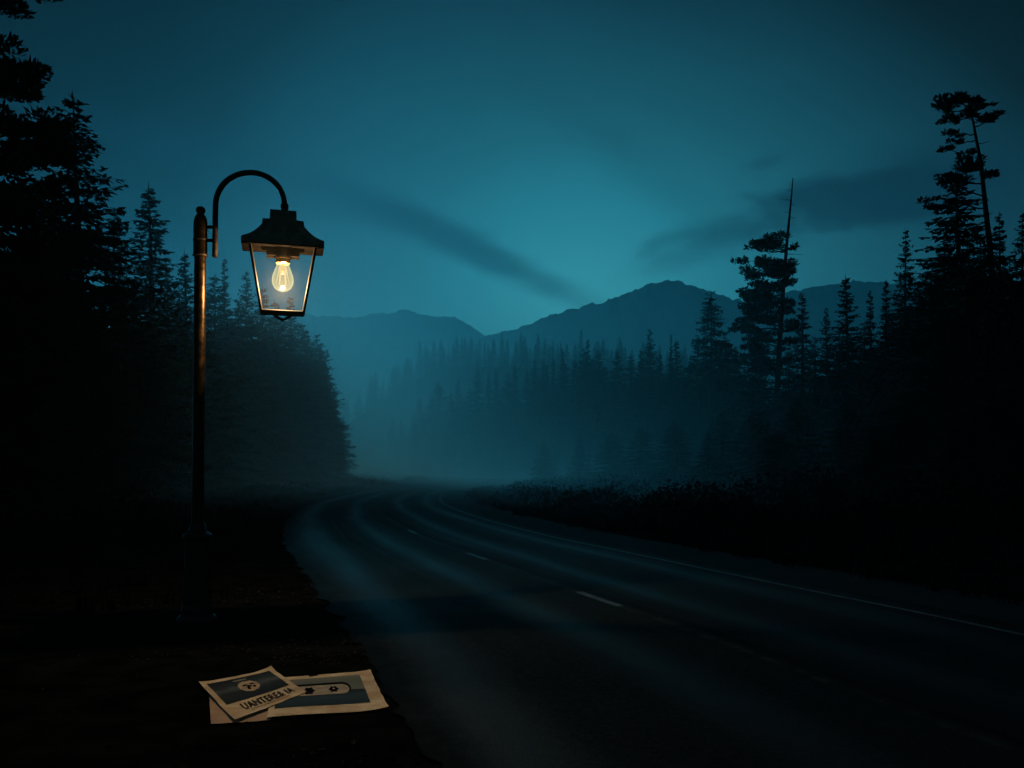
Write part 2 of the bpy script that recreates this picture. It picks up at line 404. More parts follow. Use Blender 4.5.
def tri(V, F, a, b_, c):
    k = len(V); V.append(a); V.append(b_); V.append(c); F.append((k, k + 1, k + 2))
def spruce(seed, Ht, rad, base=0.06, dens=1.0, shape=0.85, ragged=0.35, detail=1.0):
    """returns trunk mesh and crown mesh"""
    g = random.Random(seed)
    t = MB(); r0 = Ht * 0.013 + 0.05
    bx, by = g.uniform(-.02, .02) * Ht, g.uniform(-.02, .02) * Ht
    def ax(z): f = z / Ht; return Vector((bx * f * f, by * f * f, z))
    t.tube([ax(Ht * k / 9) - Vector((0, 0, 0.4 if k == 0 else 0)) for k in range(10)], [r0 * (1 - k / 9 * 0.97) * (1.35 if k == 0 else 1) for k in range(10)], 9)
    V, F = [], []
    z = base * Ht
    while z < Ht * 0.985:
        f = (z - base * Ht) / (Ht * (1 - base))
        L0 = rad * ((1 - f) ** shape) * (0.75 + 0.25 * min(1, f * 7)) + 0.10
        nb = g.randint(5, 7) if f < 0.9 else 4
        a0 = g.uniform(0, 6.28)
        for k in range(nb):
            if g.random() > 0.93 * dens: continue
            L = L0 * g.uniform(1 - ragged, 1 + ragged * 0.55); a = a0 + 6.283 * k / nb + g.uniform(-.35, .35)
            up = 0.55 * f ** 1.5 - 0.26 + g.uniform(-.26, .22); droop = 0.20 * (1 - f)
            dh = Vector((math.cos(a), math.sin(a), 0)); sd = Vector((-dh.y, dh.x, 0)); o = ax(z + g.uniform(-.32, .32))
            def P(q): return o + dh * (L * q) + Vector((0, 0, L * (up * q - droop * q * q + 0.10 * q ** 4)))
            nt = max(3, int(L * 6.0 * detail))
            w_ = 0.022 + 0.01 * L
            tri(V, F, P(0.02) + Vector((0, 0, w_)), P(0.02) - Vector((0, 0, w_)), P(1.0))
            for j in range(nt):
                q = 0.10 + 0.90 * (j + g.random()) / nt; p = P(q)
                l = (0.16 + 0.30 * L * (1 - q) ** 0.7 * q ** 0.15) * g.uniform(.7, 1.3)
                for sgn in (-1, 1):
                    dirv = (dh * g.uniform(.45, .95) + sd * sgn * g.uniform(.6, 1.0) + Vector((0, 0, g.uniform(-.75, .40)))).normalized()
                    wv_ = dirv.cross(Vector((g.uniform(-.6, .6), g.uniform(-.6, .6), 1))).normalized() * (0.055 + 0.085 * l)
                    e = p + dirv * l
                    k0 = len(V); V += [p - wv_ * .5, p + dirv * l * .45 - wv_, e, p + dirv * l * .45 + wv_]; F.append((k0, k0 + 1, k0 + 2, k0 + 3))
                if g.random() < 0.55:      # hanging twig
                    e = p + Vector((g.uniform(-.1, .1), g.uniform(-.1, .1), -g.uniform(.18, .5) * (0.4 + 0.6 * (1 - f))))
                    tri(V, F, p - dh * .08, p + dh * .08, e)
            e = P(1.0); tri(V, F, P(.86) + sd * .09, P(.86) - sd * .09, e + dh * .12)
        z += (0.22 + 0.22 * (1 - f)) * (Ht / 18.0) ** 0.5 / (0.7 + 0.3 * detail)
    top = ax(Ht)                               # leader
    for k in range(10):
        a = g.uniform(0, 6.28); zz_ = Ht * (1 - 0.05 * g.random()); dv = Vector((math.cos(a), math.sin(a), 0.7)) * g.uniform(.12, .3)
        p = ax(zz_); sd = Vector((-dv.y, dv.x, 0)).normalized() * .035; tri(V, F, p - sd, p + sd, p + dv)
    tri(V, F, top - Vector((.03, 0, .4)), top + Vector((.03, 0, -.4)), top + Vector((0, 0, .35)))
    tm = mesh('trunk', t.v, t.f, True); tm.materials.append(BARK)
    cm = mesh('crown', V, F); cm.materials.append(NEEDLE)
    return tm, cm

def tuft(V, F, c, rx, rz, num, g, ln=0.3):
    """a pine needle cloud: many small pointed sprays through a flattened volume"""
    for _ in range(num):
        a = g.uniform(0, 6.283); q = g.random() ** 0.5; el = g.uniform(-1, 1)
        p = c + Vector((math.cos(a) * rx * q, math.sin(a) * rx * q, rz * el * (1 - 0.55 * q)))
        d = Vector((math.cos(a) * q + g.uniform(-.5, .5), math.sin(a) * q + g.uniform(-.5, .5), 0.35 + g.uniform(-.5, .7))).normalized()
        wv_ = d.cross(Vector((g.uniform(-1, 1), g.uniform(-1, 1), g.uniform(-1, 1)))).normalized() * ln * g.uniform(.16, .34)
        l = ln * g.uniform(.6, 1.3)
        k0 = len(V); V += [p - d * l * .3, p + d * l * .3 - wv_, p + d * l, p + d * l * .3 + wv_]; F.append((k0, k0 + 1, k0 + 2, k0 + 3))

def pine(seed, path, r0, limbs, stubs=(), needle_ln=0.32, mats=None):
    """path: trunk points (local); limbs: (height fraction, azimuth, length, rise, [clump size], number)"""
    g = random.Random(seed)
    P = [Vector(p) for p in path]
    def at(f):
        s_ = f * (len(P) - 1); i = min(int(s_), len(P) - 2); return P[i].lerp(P[i + 1], s_ - i)
    t = MB(); N = 16
    t.tube([at(k / N) - Vector((0, 0, .4 if k == 0 else 0)) for k in range(N + 1)], [r0 * (1 - 0.88 * (k / N)) for k in range(N + 1)], 10)
    V, F = [], []
    for f, a, L, rise, cs, dn in limbs:
        o = at(f); dh = Vector((math.cos(a), math.sin(a), 0)); pts = []; M = 6
        bend = g.uniform(-.3, .3)
        for k in range(M + 1):
            q = k / M
            pts.append(o + dh * L * q + Vector((-dh.y, dh.x, 0)) * L * bend * q * q + Vector((g.uniform(-.04, .04), g.uniform(-.04, .04), g.uniform(-.05, .05))) * L * (k > 0) + Vector((0, 0, L * (rise * q + 0.18 * q * q))))
        t.tube(pts, [max(.012, r0 * .30 * (1 - f * .5) * (1 - .85 * k / M)) for k in range(M + 1)], 6)
        for _ in range(dn):
            q = g.uniform(.42, 1.05) if L > 1.0 else g.uniform(.2, 1.0); i = min(int(q * M), M - 1)
            c = pts[i].lerp(pts[i + 1], min(1.1, q * M - i))
            sp = L * .22
            c2 = c + Vector((g.uniform(-1, 1) * sp, g.uniform(-1, 1) * sp, g.uniform(-.05, .35) * cs))
            t.tube([c, (c + c2) / 2 + Vector((0, 0, -.03)), c2], [.02, .014, .008], 5)
            s_ = cs * g.uniform(.6, 1.15)
            tuft(V, F, c2, s_, s_ * g.uniform(.45, .75), int(62 * s_ / .6 * (.32 / needle_ln) ** 1.6), g, needle_ln)
    for f, a, L in stubs:
        o = at(f); e = o + Vector((math.cos(a) * L, math.sin(a) * L, g.uniform(-.15, .25) * L))
        t.tube([o, o.lerp(e, .5) + Vector((0, 0, g.uniform(-.06, .06))), e], [.035, .022, .008], 5)
    tm = mesh('trunk', t.v, t.f, True); tm.materials.append(mats or BARK)
    cm = mesh('crown', V, F); cm.materials.append(NEEDLE)
    return tm, cm

def plant_tree(name, meshes, loc, rz, scale, label, cat, group=None):
    r_ = empty(name, loc, rz); r_.scale = scale if isinstance(scale, tuple) else (scale,) * 3
    for nm, me in zip(('trunk', 'crown'), meshes):
        if len(me.polygons): link(nm, me, None, r_)
    return tag(r_, label, cat, group)
def dup(root, loc, rz, scale, label, group):
    c = root.copy(); COL.objects.link(c); c.location = loc; c.rotation_euler = (0, 0, rz)
    c.scale = scale if isinstance(scale, tuple) else (scale,) * 3
    c['label'] = label
    if group: c['group'] = group
    elif 'group' in c: del c['group']
    for ch in root.children:
        k = ch.copy(); COL.objects.link(k); k.parent = c
    return c

# eight spruces to copy from: 18 m tall
SP = [spruce(11, 18, 3.6, .04, 1.0, .80, .35), spruce(12, 18, 3.0, .05, 1.0, .90, .40), spruce(13, 18, 2.5, .08, .95, .95, .35), spruce(14, 18, 4.2, .02, 1.0, .72, .30),
      spruce(15, 18, 3.3, .10, .9, .8, .5), spruce(16, 18, 2.2, .05, 1.0, 1.0, .35), spruce(17, 18, 4.6, .02, 1.0, .62, .28), spruce(18, 18, 3.8, .03, 1.0, .85, .45)]
LOW = [spruce(31, 18, 3.6, .03, 1.0, .9, .35, .55), spruce(32, 18, 3.0, .03, 1.0, .95, .35, .55), spruce(33, 18, 4.2, .03, 1.0, .85, .4, .55)]
FIRST = {}
ntree = [0]
def put_spruce(px, top, Y, label, group=None, var=None, lowp=False, wide=1.0):
    """a spruce whose tip is seen at (px, top) when it stands at depth Y"""
    lib = LOW if lowp else SP
    k = (var if var is not None else rng.randrange(len(lib)))
    x = (px - 512) * Y / FOC; z0 = gz(x, Y)
    Ht = H + (HOR - top) * Y / FOC - z0
    s_ = Ht / 18.0; sx = s_ ** 0.8 * wide * rng.uniform(.92, 1.1)
    key = (lowp, k); loc = (x, Y, z0 - 0.05); rz = rng.uniform(0, 6.28); ntree[0] += 1
    if key not in FIRST:
        FIRST[key] = plant_tree('spruce_tree', lib[k], loc, rz, (sx, sx, s_), label, 'tree', group); return FIRST[key]
    return dup(FIRST[key], loc, rz, (sx, sx, s_), label, group)

# --- left of the road, behind the lamp
put_spruce(82, 96, 42, 'broad dark spruce with a pointed tip beside the clumpy pine', None, 7, wide=1.5)
put_spruce(154, 184, 58, 'hazy spruce with long feathered boughs, just behind the lamp post', None, 2, wide=1.6)
put_spruce(224, 257, 84, 'small thin spruce tip seen between the lamp post and the lantern', None, 5, wide=.9)
put_spruce(246, 271, 86, 'bushy misty spruce directly under the lantern', None, 0)
G1 = 'spruces massed on the verge behind the street lamp'
L1 = 'dark spruce in the solid black forest behind the lamp post'
for px, top, Y, k in ((30, 215, 34, 3), (58, 180, 47, 3), (112, 205, 50, 7), (120, 265, 44, 0), (20, 150, 30, 7), (75, 290, 38, 3), (140, 300, 52, 6), (168, 268, 62, 0), (188, 250, 66, 2),
                      (180, 300, 58, 3), (205, 290, 70, 0), (215, 275, 77, 7), (45, 330, 30, 6), (0, 240, 26, 3), (100, 345, 40, 6), (150, 352, 46, 6), (240, 300, 74, 3), (202, 330, 60, 6)):
    put_spruce(px, top, Y, L1, G1, k, wide=1.3)
G2 = 'spruces at the rounded end of the forest beside the bend'
L2 = 'misty spruce in the rounded forest edge under the lantern'
for px, top, Y, k in ((262, 288, 92, 0), (275, 300, 95, 7), (292, 298, 104, 1), (285, 318, 90, 3), (300, 322, 106, 7), (306, 330, 100, 0), (314, 334, 112, 3), (318, 345, 108, 0), (324, 360, 110, 0),
                      (268, 325, 84, 6), (250, 320, 78, 3), (311, 360, 98, 6), (295, 355, 88, 6), (230, 320, 76, 6), (318, 385, 104, 0), (329, 388, 112, 0), (334, 412, 116, 0)):
    put_spruce(px, top, Y, L2, G2, k, wide=1.35)

# --- right of the road
put_spruce(905, 231, 78, 'slender pointed spruce between the leaning pine and the dead snag', None, 1, wide=1.05)
put_spruce(849, 274, 92, 'pointed spruce standing below the dark cloud, on the ridge skyline', None, 2, wide=1.5)
put_spruce(803, 292, 100, 'narrow spruce just beyond the bare snag', None, 5, wide=1.5)
put_spruce(827, 308, 105, 'short spruce between the narrow one and the pointed skyline spruce', None, 1)
put_spruce(871, 290, 90, 'thin spruce spire beside the pointed skyline spruce', None, 5)
put_spruce(885, 280, 84, 'thin spruce spire close beside the slender pointed spruce', None, 5, wide=1.1)
put_spruce(962, 168, 60, 'massive dark spruce at the foot of the leaning pine', None, 7, wide=1.75)
put_spruce(1001, 212, 66, 'narrow spruce tip past the leaning pine trunk', None, 5)
put_spruce(1022, 214, 58, 'dark spruce cut by the picture edge beyond the leaning pine', None, 1)
put_spruce(650, 329, 150, 'full spruce standing above the misty treeline under the peak', None, 0)
put_spruce(588, 339, 165, 'lone spruce tip rising above the misty treeline', None, 5, wide=1.1)
put_spruce(671, 334, 150, 'very thin spruce spike next to the full one under the peak', None, 5, wide=.7)
G3 = 'spruces in the black forest by the right-hand verge'
L3 = 'dark spruce in the black forest beyond the road shoulder'
for px, top, Y, k in ((940, 240, 62, 3), (980, 236, 56, 3), (1010, 260, 52, 6), (925, 275, 68, 0), (955, 262, 54, 6), (890, 312, 74, 3), (865, 322, 82, 0), (840, 330, 88, 3), (815, 336, 92, 0), (912, 310, 66, 6),
                      (875, 345, 66, 6), (845, 362, 72, 6), (1020, 310, 46, 6), (985, 305, 48, 6), (950, 330, 50, 6), (915, 352, 52, 6), (790, 345, 95, 7), (760, 350, 100, 3), (735, 346, 110, 0), (815, 378, 76, 6),
                      (780, 388, 80, 6), (745, 392, 86, 6), (880, 392, 56, 6), (1005, 372, 42, 6), (955, 392, 46, 6), (845, 410, 60, 6)):
    put_spruce(px, top, Y, L3, G3, k, wide=1.35)
G6 = 'young spruces at the front of the black forest'
L6 = 'short young spruce at the foot of the black forest'
for px, top, Y, k in ((545, 441, 92, 3), (580, 436, 84, 0), (612, 432, 76, 6), (640, 425, 70, 3), (676, 421, 62, 6), (708, 430, 52, 7), (722, 410, 58, 3), (758, 409, 52, 6), (800, 400, 48, 3), (848, 396, 42, 7), (900, 390, 38, 6),
                      (950, 385, 36, 3), (1000, 375, 34, 6), (778, 428, 40, 6), (870, 420, 33, 3), (960, 405, 28, 6)):
    put_spruce(px, top, Y, L6, G6, k, wide=1.5)
G4 = 'misty spruces of the treeline along the far bend'
L4 = 'misty spruce in the even treeline beyond the bend'
g = random.Random(5)
line = [(396, 418), (410, 408), (425, 396), (445, 380), (465, 372), (482, 368), (500, 363), (520, 360), (545, 353), (565, 354), (600, 350), (618, 352), (632, 345), (660, 347), (690, 345), (700, 340), (725, 338)]
lx = [p[0] for p in line]; ly = [p[1] for p in line]
for i in range(88):
    px = 392 + (735 - 392) * ((i * 0.618034) % 1.0); base = float(np.interp(px, lx, ly))
    row = i % 4
    top = base + (-2 + g.uniform(-5, 8) if row == 0 else g.uniform(5, 20) if row == 1 else g.uniform(20, 45) if row == 2 else g.uniform(42, 68))
    Y = float(np.interp(px, [392, 450, 550, 650, 735], [250, 215, 180, 150, 125])) * (1.0, .95, .88, .78)[row] * g.uniform(.95, 1.06)
    x = (px - 512) * Y / FOC
    if abs(road_dist(x, Y)) < 8 or top > 452: continue
    put_spruce(px, top, Y, L4, G4, g.choice((0, 1, 2, 5, 3, 7, 4)), wide=(1.15, 1.4, 1.6, 1.7)[row])
G5 = 'far small spruces along the wooded hill crest'
L5 = 'tiny hazy spruce on the far wooded hill crest'
for i in range(105):
    px = 340 + (745 - 340) * ((i * 0.618034 + .13) % 1.0)
    Y = 440 + g.uniform(-75, 20); x = (px - 512) * Y / FOC; z0 = gz(x, Y)
    Ht = g.uniform(11, 16) * (1.2 if g.random() < .15 else 1)
    top = HOR - (z0 + Ht - H) * FOC / Y
    put_spruce(px, top, Y, L5, G5, None, True, 1.25)

# --- the trees with a shape of their own
Yp = 30.0
def lp(px, py, Y, px0): p = sky_pt(px, py, Y); q = (px0 - 512) * Y / FOC; return (p.x - q, 0, p.z)
def limbs_rand(g, f0, f1, num, L0, L1, cs, dn, rise=(-.1, .3), side=None):
    out = []
    for k in range(num):
        f = f0 + (f1 - f0) * (k + g.random()) / num
        a = g.uniform(0, 6.283) if side is None else side + g.uniform(-1.0, 1.0)
        out.append((f, a, (L0 + (L1 - L0) * (k / num)) * g.uniform(.7, 1.25), g.uniform(*rise), cs * g.uniform(.8, 1.25), dn))
    return out
# clumpy pine in the top corner
g = random.Random(21); Y0 = 30
q0 = (-10 - 512) * Y0 / FOC
path = [(0, 0, 0), (.2, 0, 4), (0, 0, 8), (.15, 0, 12), (.1, 0, 15.5), (.3, 0, 18.5)]
lb = limbs_rand(g, .30, .74, 44, 2.3, 1.7, .55, 5, (-.15, .2)) + limbs_rand(g, .80, 1.0, 8, 1.0, .7, .45, 3, (.0, .5))
lb += [(.90, 0.1, 1.5, .05, .42, 3), (.73, .3, 1.4, .3, .5, 4), (.70, -.4, 1.6, .05, .55, 4)]
tm = pine(21, path, .30, lb, (), .20)
plant_tree('pine_tree', tm, (q0, Y0, gz(q0, Y0)), 0, 1.0, 'tall pine with clumpy round foliage at the upper corner, taller than its neighbours', 'tree')
# leaning pine with a sparse flat top
g = random.Random(22); Y0 = 58
P0 = 1003
path = [lp(px, py, Y0, P0) for px, py in ((1003, 500), (998, 400), (993, 300), (989, 250), (985, 215), (981, 175), (976, 150), (971, 122), (967, 112))]
path[0] = (0, 0, 0)
PI = math.pi
lb = [(.97, PI, .8, .2, .45, 3), (.97, .2, .8, .1, .42, 3), (.93, PI, 1.6, .12, .5, 4), (.92, .5, 1.2, .2, .42, 3), (.90, PI + .4, 1.5, .0, .5, 4), (.87, PI, 2.3, -.02, .45, 4), (.86, 0, 1.3, .35, .38, 2),
      (.84, PI - .5, 1.7, -.1, .5, 4), (.82, .3, 1.2, .1, .42, 3), (.82, PI + .7, 1.6, .0, .5, 4), (.80, -.6, 1.3, .05, .45, 4), (.77, PI, 1.7, -.22, .35, 3), (.74, PI - .3, 1.5, -.2, .3, 2), (.68, PI, 2.2, -.12, .36, 3),
      (.60, PI - .4, 1.2, .1, .6, 5), (.60, PI + .5, 2.0, .05, .6, 5), (.56, PI, 2.6, .0, .6, 5), (.52, PI + .3, 3.2, .22, .42, 3), (.48, PI, 4.0, .02, .42, 5), (.58, .2, 1.0, .1, .5, 3)]
lb = [(f, a, L, rise, cs * .74, dn + 1) for f, a, L, rise, cs, dn in lb]
tm = pine(22, path, .26, lb, [(.72, 0, .9), (.70, PI, .7), (.65, .3, .8), (.63, PI, .5)], .24)
plant_tree('pine_tree', tm, (lp(P0, 470, Y0, 512)[0], Y0, gz((P0 - 512) * Y0 / FOC, Y0)), 0, 1.0, 'leaning pine with a bare upper trunk and flat sparse crown, against the sky', 'tree')
# broken topped pine: bare spike above, foliage on one side
g = random.Random(23); Y0 = 84; P0 = 775
path = [lp(px, py, Y0, P0) for px, py in ((775, 486), (776, 420), (779, 360), (782, 310), (785, 270), (788, 235), (791, 205), (793, 182))]
path[0] = (0, 0, 0)
lb = []
for f, L, nn in ((.665, 1.8, 2), (.65, 2.6, 3), (.63, 2.9, 3)):
    for _ in range(nn): lb.append((f + g.uniform(-.01, .01), PI + g.uniform(-.7, .7), L * g.uniform(.8, 1.1), .08, .46, 4))
for f in np.linspace(.575, .08, 30):
    for _ in range(2): lb.append((float(f) + g.uniform(-.01, .01), PI + g.uniform(-1.2, 1.2), (2.8 + (.6 - max(f, .3)) * 6.0) * g.uniform(.7, 1.15), g.uniform(-.14, .04), .60, 5))
    if g.random() < .6: lb.append((float(f), g.uniform(-.9, .9), (.7 if f > .4 else 1.3) * g.uniform(.7, 1.2), .0, .6, 3))
lb += [(.56, PI, 4.3, .02, .42, 5), (.64, 0, 1.1, .05, .30, 2), (.60, .1, 1.2, -.2, .22, 1)]
tm = pine(23, path, .34, lb, [(.80, 3.3, .7), (.84, .1, .5), (.86, PI, .9), (.90, 0, .4), (.92, PI, .45), (.78, .2, .8), (.955, PI, .3), (.64, .1, 1.4), (.62, -.1, 1.6)], .28)
plant_tree('pine_tree', tm, (lp(P0, 470, Y0, 512)[0], Y0, gz((P0 - 512) * Y0 / FOC, Y0)), 0, 1.0, 'pine with a long bare dead spike for a top and one-sided boughs', 'tree')
# bare stemmed spruce
tm = spruce(41, 18, 2.5, .52, 1.0, .62, .35)
Y0 = 100; x = (711 - 512) * Y0 / FOC; Ht = H + (HOR - 294) * Y0 / FOC
plant_tree('spruce_tree', tm, (x, Y0, gz(x, Y0)), .4, (1.2, 1.2, Ht / 18), 'spruce with a long bare stem and a crown only at the top', 'tree')
# dead grey stem in the mist
g = random.Random(29)
tm = pine(29, [(0, 0, 0), (.05, 0, 3), (-.05, 0, 6.5), (.08, 0, 9.5)], .14, [], [(f, g.uniform(0, 6.28), g.uniform(.4, 1.1)) for f in np.linspace(.35, .97, 12)], mats=DEADWOOD)
Y0 = 96; x = (588 - 512) * Y0 / FOC
plant_tree('dead_tree', tm, (x, Y0, gz(x, Y0)), 0, 1.0, 'thin leafless dead tree standing before the misty treeline', 'tree')

# ------------------------------------------------------------------ undergrowth and grass
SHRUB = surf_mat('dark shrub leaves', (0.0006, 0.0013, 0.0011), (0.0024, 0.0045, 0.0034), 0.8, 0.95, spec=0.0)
def scatter(name, spots, label, cat, blade, mat, sd):
    g = random.Random(sd); V, F = [], []
    for x, y, hgt, num, sp in spots:
        z0 = gz(x, y)
        for _ in range(num):
            a = g.uniform(0, 6.28); q = g.random() ** .5 * sp
            if blade:
                p = Vector((x + math.cos(a) * q, y + math.sin(a) * q, z0 - .02)); h_ = hgt * g.uniform(.4, 1.1)
                e = p + Vector((g.uniform(-.4, .4) * h_, g.uniform(-.4, .4) * h_, h_)); sd_ = Vector((math.cos(a), math.sin(a), 0)) * .012 * (1 + y / 25)
                tri(V, F, p - sd_, p + sd_, e)
            else:
                zq = hgt * g.random() ** .8 * (1 - .55 * (q / sp) ** 2)
                p = Vector((x + math.cos(a) * q, y + math.sin(a) * q, z0 + zq)); l = g.uniform(.07, .19)
                d = Vector((math.cos(a) * .6 + g.uniform(-.5, .5), math.sin(a) * .6 + g.uniform(-.5, .5), g.uniform(-.1, 1))).normalized()
                wv_ = d.cross(Vector((g.uniform(-1, 1), g.uniform(-1, 1), .5))).normalized() * l * .4
                k0 = len(V); V += [p, p + d * l * .5 - wv_, p + d * l * 1.4, p + d * l * .5 + wv_]; F.append((k0, k0 + 1, k0 + 2, k0 + 3))
    return tag(link(name, mesh(name, V, F), mat), label, cat, kind='stuff')
g = random.Random(77); spots = []; gs = []
for i in range(330):
    y = g.uniform(14, 110); rr = g.uniform(7.0, 22) * (1 if g.random() < .72 else -1)
    p = along(y, rr)
    if rr < 0 and p.y < 22: continue
    spots.append((p.x, p.y, g.uniform(.25, .85) + min(1.3, max(0, abs(rr) - 9) * .10), int(g.uniform(90, 190)), g.uniform(.6, 1.9)))
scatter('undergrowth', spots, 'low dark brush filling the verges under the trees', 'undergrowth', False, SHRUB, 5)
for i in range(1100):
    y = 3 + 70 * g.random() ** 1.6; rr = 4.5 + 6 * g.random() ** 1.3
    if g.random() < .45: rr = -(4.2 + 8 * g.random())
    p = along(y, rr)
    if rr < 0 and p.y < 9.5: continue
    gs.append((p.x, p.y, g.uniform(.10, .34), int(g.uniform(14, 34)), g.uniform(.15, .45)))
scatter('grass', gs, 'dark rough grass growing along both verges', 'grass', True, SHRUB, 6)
STONE = surf_mat('dark stone chips', (0.005, 0.005, 0.006), (0.022, 0.022, 0.024), 12, 0.8, spec=0.15)
V, F = [], []
for i in range(2600):
    y = 3.9 + 9 * g.random() ** 1.4; p = along(y, -(2.6 + abs(g.gauss(0, 1.1))))
    if -2.5 < p.x < -.6 and 5.0 < p.y < 6.9: continue
    s_ = g.uniform(.006, .020) * (1.6 if g.random() < .05 else 1); k0 = len(V)
    for dv in ((1, 0, 0), (0, 1, 0), (-1, 0, 0), (0, -1, 0), (0, 0, .9), (0, 0, -.5)):
        V.append((p.x + dv[0] * s_ * g.uniform(.6, 1.2), p.y + dv[1] * s_ * g.uniform(.6, 1.2), .002 + s_ * .3 + dv[2] * s_ * g.uniform(.6, 1)))
    F += [(k0, k0 + 1, k0 + 4), (k0 + 1, k0 + 2, k0 + 4), (k0 + 2, k0 + 3, k0 + 4), (k0 + 3, k0, k0 + 4)]
tag(link('gravel', mesh('gravel', V, F), STONE), 'loose dark stone chips along the near road edge', 'gravel', kind='stuff')

# ------------------------------------------------------------------ street lamp
YL = 8.88; KP = FOC / YL
def zl(py): return H + (HOR - py) / KP
def wl(px): return px / KP
IRON = surf_mat('aged bronze iron', (0.017, 0.011, 0.0065), (0.050, 0.030, 0.0150), 14, 0.34, metal=0.9, bump=0.08, bump_scale=40, rough_var=0.08)
DARKIRON = surf_mat('dark painted iron', (0.020, 0.016, 0.014), (0.05, 0.038, 0.031), 10, 0.42, metal=0.6, bump=0.2, bump_scale=60, rough_var=0.2)
lamp = empty('street_lamp', (-3.11, YL, 0.0)); lamp.rotation_euler = (0, 0.0095, 0)
tag(lamp, 'old bronze street lamp with a hooked arm and lit glass lantern', 'street lamp')
b = MB(); b.lathe([(.205, -.02), (.205, .035), (.185, .06), (.165, .075), (.160, .13), (.150, .16), (.142, .18), (.128, .72), (.124, .80)], 8)
b.build('base', DARKIRON, lamp, bevel=.006)
b = MB(); b.lathe([(.124, .802), (.140, .815), (.146, .84), (.140, .865), (.110, .885), (.088, .90), (.084, .94), (.074, .95), (.070, .975), (.060, .99)], 32)
b.build('collar', DARKIRON, lamp, True)
b = MB(); b.lathe([(.062, .98), (.058, 1.6), (.056, 3.64)], 32); b.build('pole', IRON, lamp, True)
b = MB(); b.lathe([(.057, zl(256)), (.067, zl(255)), (.067, zl(224)), (.063, zl(220)), (.052, zl(216.5)), (.036, zl(214.5)), (.026, zl(213.5)), (.024, zl(212.5))], 32); b.build('sleeve', IRON, lamp, True)
for py in (240, 255.5):
    b = MB(); b.lathe([(.066, zl(py) - .008), (.073, zl(py) - .006), (.073, zl(py) + .006), (.066, zl(py) + .008)], 32); b.build('band', DARKIRON, lamp, True)
b = MB(); zc = zl(210.3)
b.lathe([(.046 * math.sin(PI * k / 12) + .001, zc - .040 * math.cos(PI * k / 12)) for k in range(13)], 24); b.build('finial', DARKIRON, lamp, True)
# arm: upright against the pole, then a round hook
xa = lambda px: (px - 200.6) / KP
pts = [(xa(215.3), 0, zl(257)), (xa(215.3), 0, zl(240)), (xa(215.3), 0, zl(220)), (xa(215.4), 0, zl(208))]
for k in range(1, 24):
    a = PI * (1 - k / 24); pts.append((xa(249.9 + 34.6 * math.cos(a)), 0, zl(207 - 35.0 * math.sin(a) ** .92)))
pts += [(xa(284.4), 0, zl(206)), (xa(284.4), 0, zl(211))]
b = MB(); b.tube(pts, .0275, 14); b.build('arm', DARKIRON, lamp, True)
for py in (227, 240.3):
    b = MB(); b.tube([(xa(204), 0, zl(py)), (xa(215), 0, zl(py))], [.018, .018], 12); b.build('bracket', DARKIRON, lamp, True)
b = MB(); b.lathe([(.020, zl(202.5)), (.038, zl(203.5)), (.040, zl(207)), (.034, zl(209)), (.03, zl(210.5))], 16, (xa(284.4), 0)); b.build('knuckle', DARKIRON, lamp, True)

ROOFM = surf_mat('weathered roof metal', (0.13, 0.080, 0.062), (0.30, 0.19, 0.145), 12, 0.55, metal=0.1, spec=.4, bump=0.2, bump_scale=60)
FRAME = surf_mat('dull brown frame metal', (0.006, 0.004, 0.003), (0.016, 0.010, 0.007), 12, 0.7, spec=.15)
SHADEDARK = surf_mat('shade-dark underside metal', (0.0007, 0.0004, 0.0003), (0.0022, 0.0013, 0.0009), 12, 0.85, spec=.02, bump=0.2, bump_scale=60)  # shade under the brim put into the colour, near black
# lantern head turned towards the camera
head_x = (283.3 - 200.6) / KP
RZ = R(14.3)
DEP = 0.45
def hd(o):      # place a head part
    o.location = (head_x, 0, 0); o.rotation_euler = (0, 0, RZ); return o
zz = lambda py: zl(py) 
# roof: stepped square cap, concave skirt, flared brim
prof = [(12.6, 209), (12.9, 213), (12.9, 218.2), (19.8, 218.8), (20.4, 224), (23.0, 227), (26.5, 230.5), (31, 233.8), (36, 236), (39.2, 236.9), (39.7, 238.5), (39.7, 242.6), (39.3, 242.9)]
def zf(py, hd_): return H + (HOR - py) * (YL - hd_) / FOC      # height of a front edge that lies hd_ nearer than the post
b = MB(); b.rect_loft([(wl(a), wl(a) * (DEP if a > 14 else .7), zf(py, wl(a) * (DEP if a > 14 else .7))) for a, py in prof]); hd(b.build('roof', ROOFM, lamp, bevel=.006))
zs = zf(242.9, wl(39.3) * DEP)
b = MB(); b.rect_loft([(wl(39.5), wl(39.5) * DEP, zs - .012), (wl(39.5), wl(39.5) * DEP, zs - .002)]); hd(b.build('shade_soffit', SHADEDARK, lamp))  # added plate, coloured dark for the shade under the brim
b = MB(); b.rect_loft([(wl(16.0), wl(16) * DEP, zz(256.5)), (wl(16.0), wl(16) * DEP, zz(244.6))][::-1]); hd(b.build('lamp_holder', SHADEDARK, lamp, bevel=.004))
